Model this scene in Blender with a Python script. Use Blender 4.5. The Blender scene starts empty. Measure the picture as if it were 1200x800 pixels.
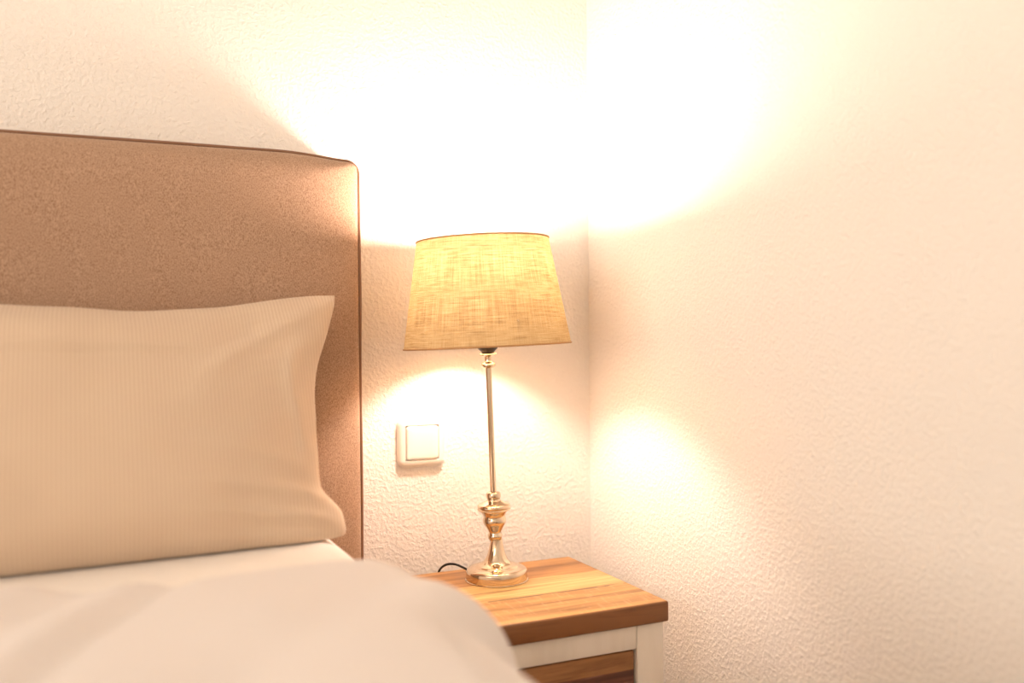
import bpy, bmesh, math, random
from math import sin, cos, pi, sqrt, radians
from mathutils import Vector, Matrix, noise

C = bpy.context.scene.collection
CZ = 0.85                       # height of the camera above the floor

# ---------------------------------------------------------------- helpers
def link_mesh(name, bm, mat, parent=None, smooth=True, angle=None):
    bmesh.ops.recalc_face_normals(bm, faces=bm.faces)
    me = bpy.data.meshes.new(name)
    bm.to_mesh(me); bm.free()
    if smooth:
        me.polygons.foreach_set('use_smooth', [True] * len(me.polygons))
        if angle is not None:
            me.set_sharp_from_angle(angle=radians(angle))
    if mat: me.materials.append(mat)
    o = bpy.data.objects.new(name, me)
    C.objects.link(o)
    if parent: o.parent = parent
    return o

def tag(o, label, cat):
    o['label'] = label; o['category'] = cat
    return o

def empty(name, loc, label, cat):
    o = bpy.data.objects.new(name, None); C.objects.link(o)
    o.location = loc; o.empty_display_size = 0.05
    return tag(o, label, cat)

def structure(o):
    o['kind'] = 'structure'
    return o

def add_box(bm, x0, x1, y0, y1, z0, z1, bev=0.0, seg=2):
    r = bmesh.ops.create_cube(bm, size=1.0)
    vs = r['verts']
    for v in vs:
        v.co = Vector((x0 + (v.co.x + .5) * (x1 - x0), y0 + (v.co.y + .5) * (y1 - y0), z0 + (v.co.z + .5) * (z1 - z0)))
    if bev:
        es = list({e for v in vs for e in v.link_edges})
        bmesh.ops.bevel(bm, geom=es, offset=bev, segments=seg, profile=.5, affect='EDGES')

def box_bm(*a, **k):
    bm = bmesh.new(); add_box(bm, *a, **k); return bm

def add_lathe(bm, prof, n=64, cap=False, uv=None):
    rings = []
    for r, z in prof:
        if r < 1e-6:
            rings.append([bm.verts.new((0, 0, z))])
        else:
            rings.append([bm.verts.new((r * cos(2 * pi * k / n), r * sin(2 * pi * k / n), z)) for k in range(n)])
    for a, b in zip(rings, rings[1:]):
        for k in range(n):
            k2 = (k + 1) % n
            if len(a) == 1 and len(b) == 1: continue
            if len(a) == 1: f = bm.faces.new((a[0], b[k], b[k2]))
            elif len(b) == 1: f = bm.faces.new((a[k], a[k2], b[0]))
            else: f = bm.faces.new((a[k], a[k2], b[k2], b[k]))
            if uv:
                for l in f.loops:
                    c = l.vert.co
                    kk = k if (l.vert in (a[k if len(a) > 1 else 0], b[k if len(b) > 1 else 0])) else k + 1
                    l[uv].uv = (kk / n, c.z)

def lathe_bm(prof, n=64):
    bm = bmesh.new(); add_lathe(bm, prof, n); return bm

def smooth_prof(pts, sub=4):
    """Catmull-Rom through a profile."""
    out = []
    P = [pts[0]] + list(pts) + [pts[-1]]
    for i in range(1, len(P) - 2):
        p0, p1, p2, p3 = P[i - 1], P[i], P[i + 1], P[i + 2]
        for s in range(sub):
            t = s / sub
            out.append(tuple(.5 * (2 * p1[k] + (p2[k] - p0[k]) * t + (2 * p0[k] - 5 * p1[k] + 4 * p2[k] - p3[k]) * t * t
                                   + (3 * p1[k] - p0[k] - 3 * p2[k] + p3[k]) * t ** 3) for k in range(len(p1))))
    out.append(tuple(pts[-1]))
    return out

def add_tube(bm, pts, r, n=10, closed=False):
    pts = [Vector(p) for p in pts]
    m = len(pts); rings = []
    prev = None
    for i, p in enumerate(pts):
        if closed: t = pts[(i + 1) % m] - pts[i - 1]
        else: t = pts[min(i + 1, m - 1)] - pts[max(i - 1, 0)]
        t.normalize()
        if prev is None:
            a = t.orthogonal().normalized()
        else:
            a = (prev - t * prev.dot(t)).normalized()
        prev = a; b = t.cross(a)
        rings.append([bm.verts.new(p + (a * cos(2 * pi * k / n) + b * sin(2 * pi * k / n)) * r) for k in range(n)])
    pairs = list(zip(rings, rings[1:])) + ([(rings[-1], rings[0])] if closed else [])
    for A, B in pairs:
        for k in range(n):
            bm.faces.new((A[k], A[(k + 1) % n], B[(k + 1) % n], B[k]))
    if not closed:
        bm.faces.new(rings[0][::-1]); bm.faces.new(rings[-1])

def tube_bm(pts, r, n=10, closed=False):
    bm = bmesh.new(); add_tube(bm, pts, r, n, closed); return bm

def sstep(a, b, x):
    t = max(0., min(1., (x - a) / (b - a)))
    return t * t * (3 - 2 * t)

def nz(x, y, z=0.0):
    return noise.noise(Vector((x, y, z)))

# ---------------------------------------------------------------- materials
def new_mat(name):
    m = bpy.data.materials.new(name); m.use_nodes = True
    nt = m.node_tree
    return m, nt, nt.nodes['Principled BSDF']

def N(nt, kind, **kw):
    n = nt.nodes.new(kind)
    for k, v in kw.items():
        if k in n.inputs.keys(): n.inputs[k].default_value = v
        else: setattr(n, k, v)
    return n

def mapping(nt, scale, coord='Object'):
    tc = nt.nodes.new('ShaderNodeTexCoord')
    mp = nt.nodes.new('ShaderNodeMapping')
    mp.inputs['Scale'].default_value = scale
    nt.links.new(tc.outputs[coord], mp.inputs['Vector'])
    return mp.outputs['Vector']

def noise_tex(nt, vec, scale, detail=4, rough=.55, dist=0.0):
    t = N(nt, 'ShaderNodeTexNoise', Scale=scale, Detail=detail, Roughness=rough, Distortion=dist)
    nt.links.new(vec, t.inputs['Vector'])
    return t.outputs['Fac']

def ramp(nt, fac, stops, interp='LINEAR'):
    r = nt.nodes.new('ShaderNodeValToRGB')
    r.color_ramp.interpolation = interp
    while len(r.color_ramp.elements) < len(stops): r.color_ramp.elements.new(.5)
    for e, (p, c) in zip(r.color_ramp.elements, stops):
        e.position = p; e.color = (*c, 1) if len(c) == 3 else c
    nt.links.new(fac, r.inputs['Fac'])
    return r.outputs['Color']

def math_n(nt, op, a, b=None, c=None):
    n = nt.nodes.new('ShaderNodeMath'); n.operation = op
    for i, v in enumerate((a, b, c)):
        if v is None: continue
        if isinstance(v, (int, float)): n.inputs[i].default_value = v
        else: nt.links.new(v, n.inputs[i])
    return n.outputs[0]

def mix_col(nt, fac, a, b, blend='MIX'):
    n = nt.nodes.new('ShaderNodeMix'); n.data_type = 'RGBA'; n.blend_type = blend
    for idx, v in ((0, fac), (6, a), (7, b)):
        if isinstance(v, (int, float)): n.inputs[idx].default_value = v
        elif isinstance(v, tuple): n.inputs[idx].default_value = (*v, 1)
        else: nt.links.new(v, n.inputs[idx])
    return n.outputs[2]

def bump(nt, b, height, dist, strength=1.0, prev=None):
    n = N(nt, 'ShaderNodeBump', Strength=strength, Distance=dist)
    nt.links.new(height, n.inputs['Height'])
    if prev: nt.links.new(prev, n.inputs['Normal'])
    if b: nt.links.new(n.outputs['Normal'], b.inputs['Normal'])
    return n.outputs['Normal']

def simple(name, col, rough=.5, metal=0., **kw):
    m, nt, b = new_mat(name)
    b.inputs['Base Color'].default_value = (*col, 1)
    b.inputs['Roughness'].default_value = rough
    b.inputs['Metallic'].default_value = metal
    for k, v in kw.items(): b.inputs[k].default_value = v
    return m

WHITE = (.83, .80, .755)

def mat_wall():
    m, nt, b = new_mat('rough_white_plaster')
    b.inputs['Roughness'].default_value = .8
    b.inputs['Specular IOR Level'].default_value = .2
    b.inputs['Base Color'].default_value = (*WHITE, 1)
    v = mapping(nt, (1, 1, 1))
    a = noise_tex(nt, v, 165, 3, .5, .3)
    h1 = N(nt, 'ShaderNodeMapRange'); h1.inputs['From Min'].default_value = .42; h1.inputs['From Max'].default_value = .72
    nt.links.new(a, h1.inputs['Value'])
    f = noise_tex(nt, v, 260, 2, .5)
    h = math_n(nt, 'ADD', h1.outputs[0], math_n(nt, 'MULTIPLY', f, .35))
    bump(nt, b, h, .0010, 1.0)
    return m

def mat_upholstery():
    m, nt, b = new_mat('brown_velour')
    v = mapping(nt, (1, 1, 1))
    big = noise_tex(nt, v, 14, 3, .6)
    v2 = mapping(nt, (1, 1, .55))
    fine = noise_tex(nt, v2, 800, 3, .6)
    fac = math_n(nt, 'ADD', math_n(nt, 'MULTIPLY', fine, .95), math_n(nt, 'MULTIPLY', big, .05))
    col = ramp(nt, fac, [(.38, (.285, .175, .112)), (.50, (.385, .25, .168)), (.62, (.48, .325, .225))])
    nt.links.new(col, b.inputs['Base Color'])
    b.inputs['Roughness'].default_value = .9
    b.inputs['Specular IOR Level'].default_value = .15
    b.inputs['Sheen Weight'].default_value = .35
    b.inputs['Sheen Roughness'].default_value = .45
    b.inputs['Sheen Tint'].default_value = (1, .86, .7, 1)
    bump(nt, b, fine, .0006, .5)
    return m

def mat_pillow():
    m, nt, b = new_mat('cream_striped_satin')
    uv = nt.nodes.new('ShaderNodeUVMap'); uv.uv_map = 'cloth'
    sx = nt.nodes.new('ShaderNodeSeparateXYZ'); nt.links.new(uv.outputs[0], sx.inputs[0])
    s = math_n(nt, 'SINE', math_n(nt, 'MULTIPLY', sx.outputs[0], 2 * pi / .0047))
    st = math_n(nt, 'MULTIPLY_ADD', s, .5, .5)
    col = ramp(nt, st, [(.25, (.57, .435, .315)), (.8, (.635, .505, .38))])
    nt.links.new(col, b.inputs['Base Color'])
    b.inputs['Roughness'].default_value = .6
    b.inputs['Specular IOR Level'].default_value = .25
    b.inputs['Sheen Weight'].default_value = .15
    bump(nt, b, st, .0004, .6)
    return m

def mat_linen(name, col, scale=900):
    m, nt, b = new_mat(name)
    b.inputs['Base Color'].default_value = (*col, 1)
    b.inputs['Roughness'].default_value = .8
    b.inputs['Specular IOR Level'].default_value = .2
    b.inputs['Sheen Weight'].default_value = .2
    v = mapping(nt, (1, 1, 1))
    bump(nt, b, noise_tex(nt, v, scale, 2), .0005, .4)
    return m

def mat_shade():
    m, nt, b = new_mat('natural_linen_shade')
    nt.nodes.remove(b)
    out = nt.nodes['Material Output']
    uv = nt.nodes.new('ShaderNodeUVMap'); uv.uv_map = 'cloth'
    def mapped(sx, sy):
        mp = nt.nodes.new('ShaderNodeMapping'); mp.inputs['Scale'].default_value = (sx, sy, 1)
        nt.links.new(uv.outputs[0], mp.inputs[0]); return mp.outputs[0]
    # weft runs round the shade (long in u), warp runs up it (long in v)
    weft = noise_tex(nt, mapped(22, 900), 1.0, 4, .7)
    warp = noise_tex(nt, mapped(640, 16), 1.0, 4, .7)
    slub = noise_tex(nt, mapped(14, 420), 1.0, 3, .6)
    cloud = noise_tex(nt, mapped(9, 26), 1.0, 3, .6)
    f = math_n(nt, 'ADD', math_n(nt, 'MULTIPLY', weft, .40), math_n(nt, 'MULTIPLY', warp, .34))
    f = math_n(nt, 'ADD', f, math_n(nt, 'MULTIPLY', slub, .18))
    f = math_n(nt, 'ADD', f, math_n(nt, 'MULTIPLY', cloud, .08))
    tcol = ramp(nt, f, [(.40, (.040, .021, .006)), (.50, (.096, .061, .0225)), (.57, (.148, .106, .045))])
    dcol = ramp(nt, f, [(.36, (.40, .26, .12)), (.50, (.60, .44, .25)), (.62, (.72, .58, .38))])
    bm_ = bump(nt, None, f, .0012, .8)
    d = nt.nodes.new('ShaderNodeBsdfDiffuse'); t = nt.nodes.new('ShaderNodeBsdfTranslucent')
    nt.links.new(dcol, d.inputs['Color']); nt.links.new(tcol, t.inputs['Color'])
    nt.links.new(bm_, d.inputs['Normal'])
    mx = nt.nodes.new('ShaderNodeMixShader'); mx.inputs[0].default_value = SHADE_TRANS
    nt.links.new(d.outputs[0], mx.inputs[1]); nt.links.new(t.outputs[0], mx.inputs[2])
    nt.links.new(mx.outputs[0], out.inputs['Surface'])
    return m
SHADE_TRANS = .40

def mat_top_boards():
    """Three oiled boards with their own tone and grain, running along x (local y = 0 at the back)."""
    m, nt, b = new_mat('oiled_acacia_boards')
    v = mapping(nt, (1, 1, 1))
    sp = nt.nodes.new('ShaderNodeSeparateXYZ'); nt.links.new(v, sp.inputs[0])
    y = math_n(nt, 'MULTIPLY', sp.outputs[1], -1 / .297)            # 0 back .. 1 front
    board = ramp(nt, y, [(0, (.1, .1, .1)), (.345, (.5, .5, .5)), (.64, (.9, .9, .9))], 'CONSTANT')
    base = ramp(nt, y, [(0, (.42, .215, .07)), (.345, (.66, .445, .185)), (.64, (.51, .285, .10))], 'CONSTANT')
    cb = nt.nodes.new('ShaderNodeCombineXYZ')
    nt.links.new(math_n(nt, 'MULTIPLY', sp.outputs[0], 3.2), cb.inputs[0])
    nt.links.new(math_n(nt, 'MULTIPLY', sp.outputs[1], 46), cb.inputs[1])
    sb = nt.nodes.new('ShaderNodeSeparateColor'); nt.links.new(board, sb.inputs[0])
    nt.links.new(math_n(nt, 'ADD', math_n(nt, 'MULTIPLY', sp.outputs[2], 46), math_n(nt, 'MULTIPLY', sb.outputs[0], 37)), cb.inputs[2])
    g = noise_tex(nt, cb.outputs[0], 1.0, 6, .62, .5)
    gcol = ramp(nt, g, [(.33, (.40, .30, .20)), (.46, (.80, .74, .66)), (.60, (1.12, 1.14, 1.15))])
    col = mix_col(nt, 1.0, base, gcol, 'MULTIPLY')
    # saw chatter across the front board
    ch = noise_tex(nt, mapping(nt, (190, 28, 30)), 1.0, 2)
    onfront = math_n(nt, 'GREATER_THAN', y, .64)
    chm = math_n(nt, 'MULTIPLY', onfront, math_n(nt, 'GREATER_THAN', ch, .6))
    col = mix_col(nt, math_n(nt, 'MULTIPLY', chm, .12), col, (.84, .66, .42))
    # hairline cracks at the joint of middle and front boards
    jd = math_n(nt, 'ABSOLUTE', math_n(nt, 'SUBTRACT', y, .64))
    jn = noise_tex(nt, mapping(nt, (14, 60, 1)), 1.0, 2)
    crack = math_n(nt, 'MULTIPLY', math_n(nt, 'LESS_THAN', jd, .010), math_n(nt, 'GREATER_THAN', jn, .47))
    col = mix_col(nt, math_n(nt, 'MULTIPLY', crack, .75), col, (.10, .045, .015))
    # the front edge, a darker brown than the boards
    edge = math_n(nt, 'GREATER_THAN', y, .992)
    col = mix_col(nt, edge, col, mix_col(nt, 1.0, (.225, .09, .028), gcol, 'MULTIPLY'))
    nt.links.new(col, b.inputs['Base Color'])
    b.inputs['Roughness'].default_value = .45
    bump(nt, b, g, .0008, .5)
    return m

def mat_drawer_wood():
    m, nt, b = new_mat('dark_reclaimed_boards')
    v = mapping(nt, (1, 1, 1))
    sp = nt.nodes.new('ShaderNodeSeparateXYZ'); nt.links.new(v, sp.inputs[0])
    g = noise_tex(nt, mapping(nt, (4, 30, 70)), 1.0, 6, .65, .6)
    top = math_n(nt, 'GREATER_THAN', sp.outputs[2], -.026)
    c1 = ramp(nt, g, [(.3, (.17, .07, .022)), (.6, (.37, .17, .058))])
    c2 = ramp(nt, g, [(.3, (.055, .018, .010)), (.5, (.15, .050, .026)), (.68, (.33, .19, .13))])
    nt.links.new(mix_col(nt, top, c2, c1), b.inputs['Base Color'])
    b.inputs['Roughness'].default_value = .55
    bump(nt, b, g, .0012, .5)
    return m

def mat_white_wood():
    m, nt, b = new_mat('white_painted_wood')
    g = noise_tex(nt, mapping(nt, (40, 40, 5)), 1.0, 4)
    nt.links.new(ramp(nt, g, [(.3, (.80, .745, .655)), (.6, (.87, .82, .735))]), b.inputs['Base Color'])
    b.inputs['Roughness'].default_value = .5
    bump(nt, b, g, .0006, .4)
    return m

def mat_floor():
    m, nt, b = new_mat('oak_floor')
    br = N(nt, 'ShaderNodeTexBrick', Scale=1.0)
    br.inputs['Color1'].default_value = (.42, .27, .14, 1); br.inputs['Color2'].default_value = (.34, .21, .11, 1)
    br.inputs['Mortar'].default_value = (.12, .07, .035, 1)
    br.inputs['Mortar Size'].default_value = .002
    br.inputs['Brick Width'].default_value = 1.2; br.inputs['Row Height'].default_value = .14
    nt.links.new(mapping(nt, (1, 1, 1)), br.inputs['Vector'])
    g = noise_tex(nt, mapping(nt, (3, 40, 1)), 1.0, 5)
    nt.links.new(mix_col(nt, .4, br.outputs['Color'], ramp(nt, g, [(.3, (.25, .15, .07)), (.7, (.5, .34, .19))])), b.inputs['Base Color'])
    b.inputs['Roughness'].default_value = .45
    return m

M_wall = mat_wall()
M_ceil = simple('ceiling_paint', (.84, .82, .79), .85)
M_floor = mat_floor()
M_uph = mat_upholstery()
M_pipe = simple('dark_brown_piping', (.22, .11, .06), .8, 0., **{'Sheen Weight': .2})
M_pillow = mat_pillow()
M_sheet = mat_linen('white_cotton_sheet', (.86, .82, .77))
M_duvet = mat_linen('white_cotton_duvet', (.735, .695, .67))
M_shade = mat_shade()
M_trim = simple('linen_trim', (.42, .235, .10), .8)
M_silver = simple('polished_nickel', (.70, .58, .44), .08, 1.)
M_black = simple('black_plastic', (.012, .010, .009), .4)
M_switch = simple('white_switch_plastic', (.84, .80, .735), .28)
M_top = mat_top_boards()
M_drawer = mat_drawer_wood()
M_paint = mat_white_wood()
M_dark = simple('dark_gap', (.05, .03, .02), .8)

# ---------------------------------------------------------------- the room
RX, RY, RH = -3.5, -3.9, 2.55
structure(link_mesh('wall_back', box_bm(RX - .1, .1, 0, .1, 0, RH), M_wall, smooth=False))
structure(link_mesh('wall_right', box_bm(0, .1, RY, 0, 0, RH), M_wall, smooth=False))
structure(link_mesh('floor', box_bm(RX - .1, .1, RY - .1, .1, -.1, 0), M_floor, smooth=False))
structure(link_mesh('ceiling', box_bm(RX - .1, .1, RY - .1, .1, RH, RH + .1), M_ceil, smooth=False))
WY0, WY1, WZ0, WZ1 = -3.5, -1.1, .55, 2.25  # wall opening for an added, unseen window that lets in fill light
bm = bmesh.new()
add_box(bm, RX - .1, RX, RY, WY0, 0, RH)
add_box(bm, RX - .1, RX, WY1, 0, 0, RH)
add_box(bm, RX - .1, RX, WY0, WY1, 0, WZ0)
add_box(bm, RX - .1, RX, WY0, WY1, WZ1, RH)
structure(link_mesh('wall_left', bm, M_wall, smooth=False))
structure(link_mesh('wall_front', box_bm(RX - .1, .1, RY - .1, RY, 0, RH), M_wall, smooth=False))
bm = bmesh.new()
ym = (WY0 + WY1) / 2
for a, b_ in ((WY0, WY0 + .06), (WY1 - .06, WY1), (ym - .05, ym + .05)):
    add_box(bm, RX - .08, RX - .02, a, b_, WZ0, WZ1)
for a, b_ in ((WZ0, WZ0 + .06), (WZ1 - .06, WZ1)):
    add_box(bm, RX - .08, RX - .02, WY0 + .06, ym - .05, a, b_)
    add_box(bm, RX - .08, RX - .02, ym + .05, WY1 - .06, a, b_)
structure(link_mesh('added_window_1', bm, M_paint, smooth=False))  # frame of the added window, made up to carry the fill light

# ---------------------------------------------------------------- bed
BXR, BXL = -.4435, -2.262
bed = empty('bed', ((BXR + BXL) / 2, -.1, 0), 'upholstered bed with tall brown velour headboard standing against the back wall', 'bed')
def L(p):                       # world -> bed local
    return Vector(p) - Vector(bed.location)

def head_top(x):
    """Height of the headboard's top edge, falling off near both ends."""
    d = min(BXR - x, x - BXL)
    z = CZ + .2690
    z -= .008 * (1 - sstep(0.0, .13, d)) ** 1.3
    r = .018
    if d < r: z -= r - sqrt(max(0, r * r - (r - d) ** 2))
    return z

def headboard():
    bm = bmesh.new()
    nx, nzz = 150, 70
    zb = .12
    xs = []
    for i in range(nx + 1):
        t = i / nx
        # finer towards both ends
        xs.append(BXL + (BXR - BXL) * (t - .11 * sin(2 * pi * t) / 1.0 * .9))
    def ydep(x, z, zt):
        d = min(BXR - x, x - BXL); e = zt - z
        def fall(q, w): 
            q = max(0., min(1., q / w)); return 1 - sqrt(max(0., 1 - (1 - q) ** 2))
        k = max(fall(d, .125), fall(e, .05))
        pad = .006 * nz(x * 2.2, z * 2.6, 3.1) + .0025 * nz(x * 7, z * 7, 9.)
        return -.107 + .026 * k + pad * (1 - k)
    front, back = [], []
    for x in xs:
        zt = head_top(x)
        col_f, col_b = [], []
        for j in range(nzz + 1):
            s = j / nzz; s = 1 - (1 - s) ** 1.5
            z = zb + (zt - zb) * s
            col_f.append(bm.verts.new(L((x, ydep(x, z, zt), z))))
        for j in (0, nzz):
            z = zb if j == 0 else zt
            col_b.append(bm.verts.new(L((x, -.012, z))))
        front.append(col_f); back.append(col_b)
    for i in range(nx):
        for j in range(nzz):
            bm.faces.new((front[i][j], front[i + 1][j], front[i + 1][j + 1], front[i][j + 1]))
        bm.faces.new((front[i][nzz], front[i + 1][nzz], back[i + 1][1], back[i][1]))
        bm.faces.new((back[i][1], back[i + 1][1], back[i + 1][0], back[i][0]))
        bm.faces.new((front[i][0], back[i][0], back[i + 1][0], front[i + 1][0]))
    for i in (0, nx):
        bm.faces.new([v for v in front[i]] + [back[i][1], back[i][0]])
    hb = link_mesh('headboard', bm, M_uph, bed, angle=50)
    # piping along the front edge: over the top and down both sides
    top = []
    for k in range(0, 261):
        t = k / 260
        x = BXL + .0 + (BXR - BXL) * (t - .14 * sin(2 * pi * t))
        top.append((x, head_top(x)))
    path = [(BXL, .13 + .03 * k) for k in range(int((top[0][1] - .13) / .03))]
    path = path + top + [(BXR, z) for (_, z) in path[::-1]]
    w = [L((x + .0009 * nz(z * 9, x * 3), -.0825 + .0008 * nz(x * 6, z * 6), z + .0012 * nz(x * 5, 2.2) + .001)) for x, z in path]
    link_mesh('piping', tube_bm(w, .0025, 8), M_pipe, hb)
    return hb
headboard()
bm = box_bm(BXL + .02 - bed.location.x, BXR - .088 - bed.location.x, -2.12 + .1, -.135 + .1, .10, .345, bev=.02, seg=4)
link_mesh('box_spring', bm, M_uph, bed, angle=50)
for x in (BXL + .12, BXR - .12):
    for y in (-.25, -2.0):
        bm = bmesh.new(); add_lathe(bm, [(0, 0), (.022, 0), (.03, .1), (0, .1)], 24)
        o = link_mesh('foot', bm, M_black, bed, angle=40); o.location = L((x, y, 0))

# mattress in its fitted sheet -------------------------------------------------
MT = CZ - .251
def mattress():
    bm = bmesh.new()
    x0, x1, y0, y1 = BXL + .03, BXR - .076, -2.05, -.160
    z0, z1 = .346, MT
    add_box(bm, x0, x1, y0, y1, z0, z1)
    vert = [e for e in bm.edges if abs(e.verts[0].co.z - e.verts[1].co.z) > .01]
    bmesh.ops.bevel(bm, geom=vert, offset=.10, segments=10, profile=.5, affect='EDGES')
    tops = [e for e in bm.edges if len(e.link_faces) == 2 and all(abs(v.co.z - z1) < 1e-5 for v in e.verts)]
    bmesh.ops.bevel(bm, geom=tops, offset=.055, segments=10, profile=.5, affect='EDGES')
    bots = [e for e in bm.edges if len(e.link_faces) == 2 and all(abs(v.co.z - z0) < 1e-5 for v in e.verts)]
    bmesh.ops.bevel(bm, geom=bots, offset=.03, segments=4, profile=.5, affect='EDGES')
    o = link_mesh('mattress', bm, M_sheet, None, angle=60)
    return tag(o, 'mattress in a white fitted sheet lying on the bed beneath the pillow and duvet', 'mattress')
mattress()

# pillow ----------------------------------------------------------------------
def pillow():
    W, H, T = .42, .178, .088                       # half sizes
    nu, nv = 150, 84
    ang = radians(30)                               # leaning back
    V = Vector((0, sin(ang), cos(ang))); U = Vector((1, 0, 0)); Nn = Vector((0, -cos(ang), sin(ang)))
    org = Vector((-.540 - W, -.335, MT - .016))     # middle of the bottom edge
    bm = bmesh.new()
    uvl = bm.loops.layers.uv.new('cloth')
    def outline(u, v):
        """(x, y) in the pillow's own plane, with eared corners and hollow sides."""
        x = W * u; y = H * (v + 1)
        au, av = abs(u), abs(v)
        hollow = .006 * (1 - av ** 2.2) * sstep(.55, 1, au)
        x -= math.copysign(hollow, u)
        x -= .010 * sstep(.3, -.6, v) * sstep(.6, 1, u)
        y -= math.copysign(.010 * (1 - au ** 3) * sstep(.4, 1, av), v)
        # right end: long upper ear, plump lower corner
        if u > 0:
            ear = sstep(.15, 1, v) ** 1.3 * sstep(.70, 1, u)
            x += .042 * ear; y += .018 * ear
            low = sstep(-.62, -.95, v) * sstep(.80, 1, u)
            x += .022 * sstep(-.50, -.74, v) * sstep(.75, 1, u) - .022 * sstep(-.80, -1, v) ** 2 * sstep(.80, 1, u)
        y += (.0035 * sin(u * 8.5 + .6) + .003 * nz(u * 5, 1.7)) * sstep(.3, 1, v)
        y += .002 * nz(u * 6, 5.1) * sstep(-.3, -1, v)
        x += .002 * nz(v * 4.2, 8.8) * sstep(.6, 1, u)
        return x, y
    def thick(u, v, side):
        a = max(0., 1 - abs(u) ** 2.6); b = max(0., 1 - abs(v) ** (2.4 if v > 0 else 5.0))
        h = T * (a ** .62) * (b ** .60)
        if side > 0:
            edge = (a * b) ** .35
            # pressed fold line across the pillowcase
            fold = .0045 * math.exp(-((v - .40 - .02 * u) / .020) ** 2) * sstep(.85, .5, u)
            fold += .0055 * sstep(.39, .43, v - .02 * u) * sstep(.8, .45, u) * sstep(.95, .5, v)
            # creases running in from the lower right corner
            q = sstep(.45, .95, u)
            cre = 0.
            for (v0, sl, am, wd) in ((-.62, -.22, .0065, .050), (-.80, -.12, .0075, .045), (-.40, -.42, .004, .06), (-.92, .02, .006, .04)):
                cre += am * math.exp(-((v - v0 - sl * (u - .9)) / wd) ** 2)
            cre *= 1.5 * q * sstep(1.02, .9, u)
            # a soft dent below the upper right ear
            dent = -.012 * math.exp(-(((u - .80) / .10) ** 2 + ((v - .62) / .22) ** 2))
            ridge = .011 * math.exp(-((v - .95 + .9 * (1 - u) * 2.2) / .10) ** 2) * sstep(.55, .85, u)
            drape = .010 * math.exp(-((u - .93 + .02 * sin(v * 5)) / .03) ** 2) * sstep(-.6, -.2, v) * sstep(.7, .3, v)
            h += (fold + cre + dent + ridge + drape) * edge
            h += (.006 * nz(u * 2.4, v * 1.6, 4.) + .003 * nz(u * 6, v * 4, 7.)) * edge
        return h
    grid = {}
    for side in (1, -1):
        for i in range(nu + 1):
            for j in range(nv + 1):
                u = -cos(pi * i / nu) if False else (2 * i / nu - 1); v = 2 * j / nv - 1
                u = math.copysign(1 - (1 - abs(u)) ** 1.35, u); v = math.copysign(1 - (1 - abs(v)) ** 1.35, v)
                rim = i in (0, nu) or j in (0, nv)
                if side < 0 and rim:
                    grid[(side, i, j)] = grid[(1, i, j)]; continue
                x, y = outline(u, v)
                t = 0 if rim else thick(u, v, side) * (1 if side > 0 else .72)
                # the lower edge slumps onto the mattress, so the bulk hangs low
                p = org + U * x + V * y + Nn * (t * side)
                p.y += (x - W) * .065
                # resting on the mattress: flatten what would sink below it
                zmin = MT + .0015
                if p.z < zmin + .004:
                    k = (zmin + .004 - p.z)
                    p.z = zmin + .004 * math.exp(-k / .004)
                grid[(side, i, j)] = (bm.verts.new(p), x, y)
    for side in (1, -1):
        for i in range(nu):
            for j in range(nv):
                q = [grid[(side, i, j)], grid[(side, i + 1, j)], grid[(side, i + 1, j + 1)], grid[(side, i, j + 1)]]
                if side < 0: q = q[::-1]
                try: f = bm.faces.new([a[0] for a in q])
                except ValueError: continue
                for l, a in zip(f.loops, q): l[uvl].uv = (a[1], a[2])
    o = link_mesh('pillow', bm, M_pillow)
    return tag(o, 'cream pillow with fine vertical stripes leaning against the brown headboard', 'pillow')
pillow()

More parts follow.
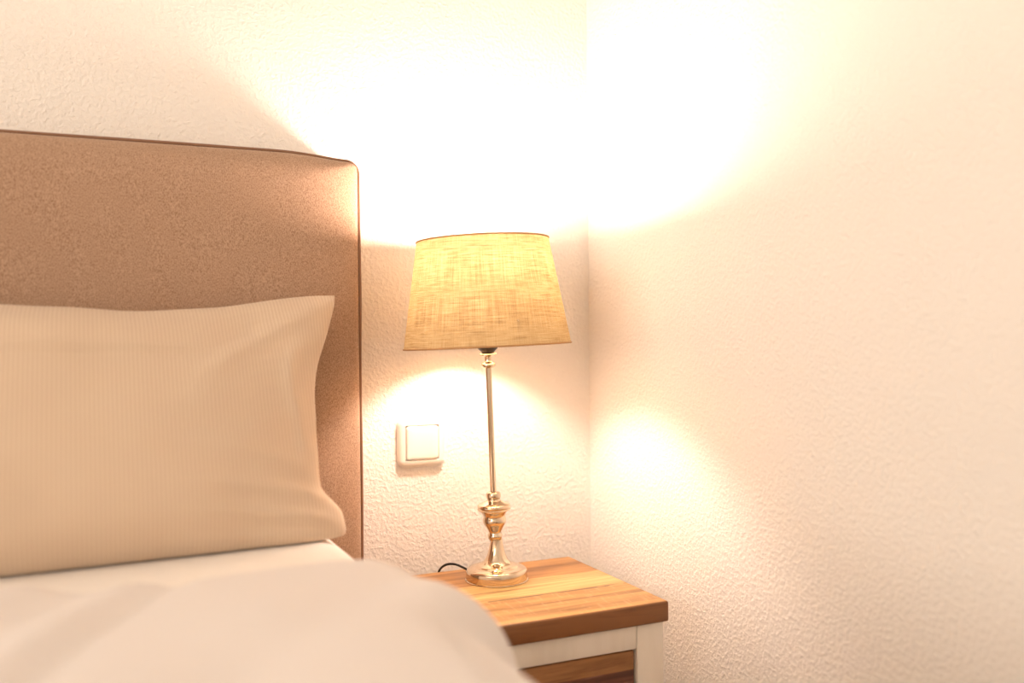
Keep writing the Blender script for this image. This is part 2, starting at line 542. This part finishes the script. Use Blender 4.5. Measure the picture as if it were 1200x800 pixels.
# duvet -----------------------------------------------------------------------
def duvet():
    bm = bmesh.new()
    xl = BXL - .02
    yh, yf = -.53, -2.05                           # head edge and foot edge
    top = CZ - .221
    np_, nq = 190, 150
    def xedge(y):                                   # right-hand fold line
        return -.478 - .030 * sstep(-.70, -.86, y) * sstep(-1.7, -1.1, y) - .026 * sstep(-.70, -.50, y)
    rx, drop = .085, .26
    Wd = -.492 - xl
    xm, mr = BXR - .076, .055
    def clear(c, m):
        """Keep the cloth outside the mattress it lies on."""
        d = c.x - (xm - mr)
        if d > 0 and c.z < MT - mr:
            c.x = max(c.x, xm + m)
            return c
        if d <= 0: c.z = max(c.z, MT + m)
        else:
            vx, vz = d, c.z - (MT - mr)
            l = sqrt(vx * vx + vz * vz)
            if l < mr + m:
                c.x = xm - mr + vx / l * (mr + m); c.z = MT - mr + vz / l * (mr + m)
        return c
    P = [Wd * (1 - (1 - k / 120) ** 1.6) if False else Wd * k / 120 for k in range(121)]
    arc = rx * pi / 2
    # parametrise across: 0..Wd-rx on top, then the quarter round, then the hang
    ps = [(Wd - rx) * k / 110 for k in range(110)] + [(Wd - rx) + arc * k / 30 for k in range(30)] + [(Wd - rx) + arc + drop * k / 24 for k in range(25)]
    ry = .075
    arcy = ry * pi / 2
    qs = [arcy * k / 26 for k in range(26)] + [arcy + (yh - yf - ry) * (k / 120) ** 1.0 for k in range(121)]
    def surf(p, q):
        # along y
        if q < arcy:
            a = q / ry; y = yh - ry * (1 - cos(a)); dz = -(1 - sin(a)) * .034
        else:
            y = yh - ry - (q - arcy); dz = 0
        sh = xedge(y) - (-.492)
        flat = Wd - rx
        if p < flat: x = xl + p; dx = 0.; n = Vector((0, 0, 1))
        elif p < flat + arc:
            a = (p - flat) / rx; x = xl + flat + rx * sin(a); dx = -rx * (1 - cos(a)); n = Vector((sin(a), 0, cos(a)))
        else:
            x = xl + flat + rx; dx = -rx - (p - flat - arc); n = Vector((1, 0, 0))
        x += sh * sstep(-1.2, -.6, x)
        crown = .012 * math.exp(-(((x + .66) / .17) ** 2 + ((y + .74) / .22) ** 2))
        z = top - .004 + crown + dz * (1 if dx == 0 else max(.4, 1 + dx / .1)) + dx
        # puffiness and soft folds
        amp = sstep(0, .05, q) * .6 + .4
        w = .011 * nz(x * 3.1, y * 3.1, 1.3) + .006 * nz(x * 7.0 + y * 2, y * 6.0, 5.1)
        # long folds running from the pillow down the bed at the left
        for (x0, y0, dirx, am, wd) in ((-.87, -.74, .55, .012, .022), (-.83, -.70, .50, -.011, .022), (-.95, -.72, .45, .012, .028), (-.70, -.80, .9, -.006, .04)):
            d = (x - x0) - dirx * (y - y0)
            w += am * math.exp(-(d / wd) ** 2) * sstep(-1.15, -.8, y)
        z -= .085 * sstep(-.705, -.86, y) * sstep(-1.7, -1.1, y) * sstep(xm - mr - .02, xm, x)
        w *= 1 - .75 * sstep(flat - .02, flat + arc, p)
        r = Vector((x, y, z)) + n * (w * amp)
        return clear(r, .013)
    g_top = [[bm.verts.new(surf(p, q)) for q in qs] for p in ps]
    # underside: the same sheet, a little lower / further in
    g_bot = []
    for i, p in enumerate(ps):
        col = []
        for j, q in enumerate(qs):
            v = g_top[i][j].co
            flat = Wd - rx
            a = 0 if p < flat else min(pi / 2, (p - flat) / rx)
            t = (.022 - .010 * a / (pi / 2)) * min(1, (.3 + q / .06))
            b_ = v - Vector((sin(a), 0, cos(a))) * t
            col.append(bm.verts.new(clear(b_, .006)))
        g_bot.append(col)
    I, J = len(ps), len(qs)
    for g, s in ((g_top, 1), (g_bot, -1)):
        for i in range(I - 1):
            for j in range(J - 1):
                f = [g[i][j], g[i + 1][j], g[i + 1][j + 1], g[i][j + 1]]
                bm.faces.new(f if s < 0 else f[::-1])
    for i in range(I - 1):
        for j in (0, J - 1):
            bm.faces.new((g_top[i][j], g_top[i + 1][j], g_bot[i + 1][j], g_bot[i][j]))
    for j in range(J - 1):
        for i in (0, I - 1):
            bm.faces.new((g_top[i][j], g_top[i][j + 1], g_bot[i][j + 1], g_bot[i][j]))
    o = link_mesh('duvet', bm, M_duvet)
    return tag(o, 'plump plain white duvet spread over the bed in the foreground', 'duvet')
duvet()

# ---------------------------------------------------------------- nightstand
NX1, NY0, ND, NW, NT = -.085, -.077, .297, .330, CZ - .375
ns = empty('nightstand', (NX1 - NW / 2, NY0 - ND / 2, 0), 'white nightstand with a brown plank top standing in the corner beside the bed', 'nightstand')
hw, hd = NW / 2, ND / 2
tk = .029
bm = box_bm(-hw, hw, -ND, 0, 0, tk, bev=.0035, seg=3)
o = link_mesh('plank_top', bm, M_top, ns, angle=40); o.location = (0, hd, NT - tk)
o['label'] = 'brown plank top'
b0 = .006
zt = NT - tk - .0002
lw = .043
for sx in (-1, 1):
    for sy in (-1, 1):
        xa = sx * (hw - b0); xb = sx * (hw - b0 - lw); ya = sy * (hd - b0); yb = sy * (hd - b0 - lw)
        link_mesh('leg', box_bm(min(xa, xb), max(xa, xb), min(ya, yb), max(ya, yb), 0, zt, bev=.0015), M_paint, ns, angle=40)
fx = hw - b0 - lw - .0006
fy = -hd + b0 + .0012
link_mesh('rail', box_bm(-fx, fx, fy, fy + .02, zt - .033, zt, bev=.001), M_paint, ns, angle=40)
link_mesh('rail', box_bm(-fx, fx, fy, fy + .02, zt - .033 - .15 - .02, zt - .033 - .15 - .003, bev=.001), M_paint, ns, angle=40)
bm = box_bm(-fx + .002, fx - .002, -.010, .010, -.146, 0, bev=.002)
o = link_mesh('drawer_front', bm, M_drawer, ns, angle=40); o.location = (0, fy + .013, zt - .033 - .0025)
o['label'] = 'dark brown wooden drawer front'
for sx in (-1, 1):
    xa = sx * (hw - b0 - .004); xb = sx * (hw - b0 - .020)
    link_mesh('side_panel', box_bm(min(xa, xb), max(xa, xb), -(hd - b0 - lw - .001), hd - b0 - lw - .001, .12, zt), M_paint, ns, smooth=False)
link_mesh('back_panel', box_bm(-fx, fx, hd - b0 - .02, hd - b0 - .008, .12, zt), M_paint, ns, smooth=False)
link_mesh('shelf', box_bm(-fx + .02, fx - .02, -hd + .06, hd - .06, .12, .136), M_paint, ns, smooth=False)

# ---------------------------------------------------------------- table lamp
LX, LY = -.2550, -.161
lamp = empty('table_lamp', (LX, LY, NT), 'lit table lamp with a beige linen shade on a slim silver column', 'lamp')
right = Vector((.909, -.416, 0)); fwd = Vector((.416, .909, 0))
TILT = Matrix.Rotation(radians(-2.75), 4, fwd) @ Matrix.Rotation(radians(2.6), 4, 'X')          # the column leans a little to the left
SIDE = Matrix.Rotation(radians(-2.2), 4, fwd)
HEAD = Vector((0, 0, .35))
UPRIGHT = Matrix.Translation(TILT @ HEAD) @ SIDE @ Matrix.Translation(-HEAD)   # socket, bulb and shade
def lean(o): o.matrix_local = TILT; return o
def upright(o): o.matrix_local = UPRIGHT; return o
base = smooth_prof([(.0005, .0006), (.044, .0006), (.0468, .0016), (.0472, .006), (.0466, .0135), (.0452, .0165), (.042, .0188), (.036, .0202), (.0335, .0206),
                    (.031, .0232), (.0285, .0240), (.024, .0255), (.0185, .0300), (.0148, .0365), (.0118, .0460), (.0098, .0560), (.0092, .0625)], 4)
base[0] = (0, .0006)
base.append((0, .0625))
link_mesh('lamp_base', lathe_bm(base, 72), M_silver, lamp, angle=35)
cup = smooth_prof([(.0090, .0615), (.0105, .0645), (.0112, .0680), (.0100, .0715), (.0098, .0745), (.0135, .0815), (.0172, .0880), (.0178, .0925), (.0168, .0975),
                   (.0176, .1010), (.0196, .1042), (.0212, .1068), (.0206, .1084), (.0236, .1098), (.0252, .1128), (.0244, .1160), (.0200, .1182), (.0140, .1205), (.0105, .1225),
                   (.0098, .1245), (.0112, .1275), (.0112, .1320), (.0098, .1345), (.0060, .1360)], 4)
cup = [(0, .0615)] + cup + [(0, .1362)]
bm = lathe_bm(cup, 72)
n = 56
for k in range(n):                                       # beaded rim
    a = 2 * pi * k / n
    bmesh.ops.create_uvsphere(bm, u_segments=6, v_segments=4, radius=.0017, matrix=Matrix.Translation((.0236 * cos(a), .0236 * sin(a), .1092)))
lean(link_mesh('lamp_cup', bm, M_silver, lamp, angle=35))
lean(link_mesh('lamp_column', lathe_bm([(0, .1355), (.0047, .1355), (.0045, .330), (0, .330)], 32), M_silver, lamp, angle=35))
coll = smooth_prof([(.0060, .3240), (.0092, .3255), (.0108, .3285), (.0098, .3315), (.0062, .3333), (.0054, .3355), (.0056, .3410), (.0080, .3427), (.0124, .3435), (.0127, .3460), (.0100, .3475)], 3)
coll = [(0, .3240)] + coll + [(0, .3477)]
lean(link_mesh('lamp_collar', lathe_bm(coll, 40), M_silver, lamp, angle=35))
sock = [(0, .3475), (.0092, .3475), (.0112, .3500), (.0145, .3530), (.0155, .3560), (.0155, .3640), (.0140, .3660), (.0140, .438), (0, .438)]
upright(link_mesh('bulb_socket', lathe_bm(sock, 40), M_black, lamp, angle=35))
# shade
SB, ST, RB, RT = .3575, .5165, .1262, .0995
sh = empty_parent = None
bm = bmesh.new()
uvl = bm.loops.layers.uv.new('cloth')
add_lathe(bm, [(RB + (RT - RB) * k / 24, SB + (ST - SB) * k / 24) for k in range(25)], 128, uv=uvl)
shade = upright(link_mesh('lamp_shade', bm, M_shade, lamp))
for r, z in ((RB, SB), (RT, ST)):
    bm = bmesh.new()
    add_tube(bm, [((r) * cos(2 * pi * k / 128), (r) * sin(2 * pi * k / 128), z) for k in range(128)], .0013, 8, closed=True)
    link_mesh('shade_trim', bm, M_trim, shade)
bm = bmesh.new()                                          # wire spider that carries the shade on the socket
add_tube(bm, [(.0165 * cos(2 * pi * k / 32), .0165 * sin(2 * pi * k / 32), .366) for k in range(32)], .0012, 6, closed=True)
for k in range(3):
    a = 2 * pi * k / 3 + .5
    zz = SB + .035; rr = RB + (RT - RB) * (zz - SB) / (ST - SB)
    add_tube(bm, [(.0165 * cos(a), .0165 * sin(a), .366), (rr * cos(a), rr * sin(a), zz)], .0011, 6)
link_mesh('shade_carrier', bm, M_silver, shade)
# bulb
BULB_C, BULB_R = .487, .0275
bp = [(0, .438), (.0125, .438), (.0130, .453)]
for k in range(3, 17):
    a = -pi / 2 + pi * k / 16
    bp.append((BULB_R * cos(a), BULB_C + BULB_R * sin(a)))
bp[-1] = (0, BULB_C + BULB_R)
M_bulb, nt, b = new_mat('glowing_bulb')
nt.nodes.remove(b)
em = N(nt, 'ShaderNodeEmission', Strength=235.)
em.inputs['Color'].default_value = (1., .785, .68, 1)
nt.links.new(em.outputs[0], nt.nodes['Material Output'].inputs['Surface'])
upright(link_mesh('light_bulb', lathe_bm(bp, 32), M_bulb, lamp))
# flex
pts = [(-.028, .033, .0070), (-.037, .046, .0120), (-.045, .059, .0150), (-.053, .072, .0130), (-.059, .083, .0060), (-.0625, .0885, -.004), (-.064, .0905, -.020),
       (-.066, .092, -.06), (-.07, .095, -.30), (-.08, .105, -.468)]
link_mesh('power_cord', tube_bm(smooth_prof(pts, 6), .0019, 8), M_black, lamp)

# ---------------------------------------------------------------- light switch
sw = empty('light_switch', (-.321, -.0005, CZ - .1775), 'square white rocker light switch on the wall between headboard and lamp', 'light switch')
def rounded_plate(h, r, layers, n=10):
    """Stack of rounded squares: layers = (inset, depth out of the wall)."""
    bm = bmesh.new(); rings = []
    for ins, d in layers:
        ring = []; hh = h - ins; rr = max(.001, r - ins)
        for (cx, cz, a0) in ((1, 1, 0), (-1, 1, pi / 2), (-1, -1, pi), (1, -1, 3 * pi / 2)):
            for k in range(n + 1):
                a = a0 + pi / 2 * k / n
                ring.append(bm.verts.new((cx * (hh - rr) + rr * cos(a), -d, cz * (hh - rr) + rr * sin(a))))
        rings.append(ring)
    m = len(rings[0])
    for A, B in zip(rings, rings[1:]):
        for k in range(m): bm.faces.new((A[k], A[(k + 1) % m], B[(k + 1) % m], B[k]))
    bm.faces.new(rings[-1]); bm.faces.new(rings[0][::-1])
    return bm
lay = [(0, 0), (0, .003), (.0006, .0055), (.0022, .0080), (.005, .0100), (.009, .0112), (.0112, .0116), (.0118, .0106), (.0120, .004)]
link_mesh('switch_frame', rounded_plate(.0405, .0125, lay), M_switch, sw, angle=60)
lay = [(0, .005), (0, .0112), (.0006, .0128), (.002, .0137), (.005, .0141), (.012, .0142)]
o = link_mesh('rocker', rounded_plate(.0277, .0055, lay), M_switch, sw, angle=60)
o.rotation_euler = (radians(1.6), 0, 0)

# ---------------------------------------------------------------- light
def area(name, loc, rot, sx, sy, power, col):
    l = bpy.data.lights.new(name, 'AREA'); l.shape = 'RECTANGLE'; l.size = sx; l.size_y = sy
    l.energy = power; l.color = col
    o = bpy.data.objects.new(name, l); C.objects.link(o); o.location = loc; o.rotation_euler = rot
    return o
area('added_window_fill', (RX - .12, ym, (WZ0 + WZ1) / 2), (radians(90), 0, radians(-90)), WY1 - WY0, WZ1 - WZ0, 53., (1., .855, .715))  # added fill light outside the made-up window, brightens the room from the left
w = bpy.data.worlds.new('world'); bpy.context.scene.world = w; w.use_nodes = True
w.node_tree.nodes['Background'].inputs['Color'].default_value = (.9, .93, 1, 1)
w.node_tree.nodes['Background'].inputs['Strength'].default_value = .6

# ---------------------------------------------------------------- camera
F_PX = 1100.
cam = bpy.data.cameras.new('camera'); co = bpy.data.objects.new('camera', cam); C.objects.link(co)
cam.sensor_width = 36.; cam.lens = F_PX / 1200 * 36
yaw, pitch, roll = radians(24.6), radians(-.47), radians(-.5)
co.location = (-.827, -1.474, CZ)
R = Matrix.Rotation(-yaw, 4, 'Z') @ Matrix.Rotation(pi / 2 + pitch, 4, 'X') @ Matrix.Rotation(roll, 4, 'Z')
co.rotation_euler = R.to_euler()
cam.clip_start = .01
cam.dof.use_dof = True
cam.dof.focus_distance = 1.42
cam.dof.aperture_fstop = 1.9
sc = bpy.context.scene
sc.camera = co
sc.view_settings.view_transform = 'Standard'; sc.view_settings.look = 'None'
sc.view_settings.gamma = 1.; sc.view_settings.exposure = 0.75
sc.view_settings.use_curve_mapping = False
sc.cycles.max_bounces = 10; sc.cycles.diffuse_bounces = 6; sc.cycles.glossy_bounces = 4; sc.cycles.transmission_bounces = 6
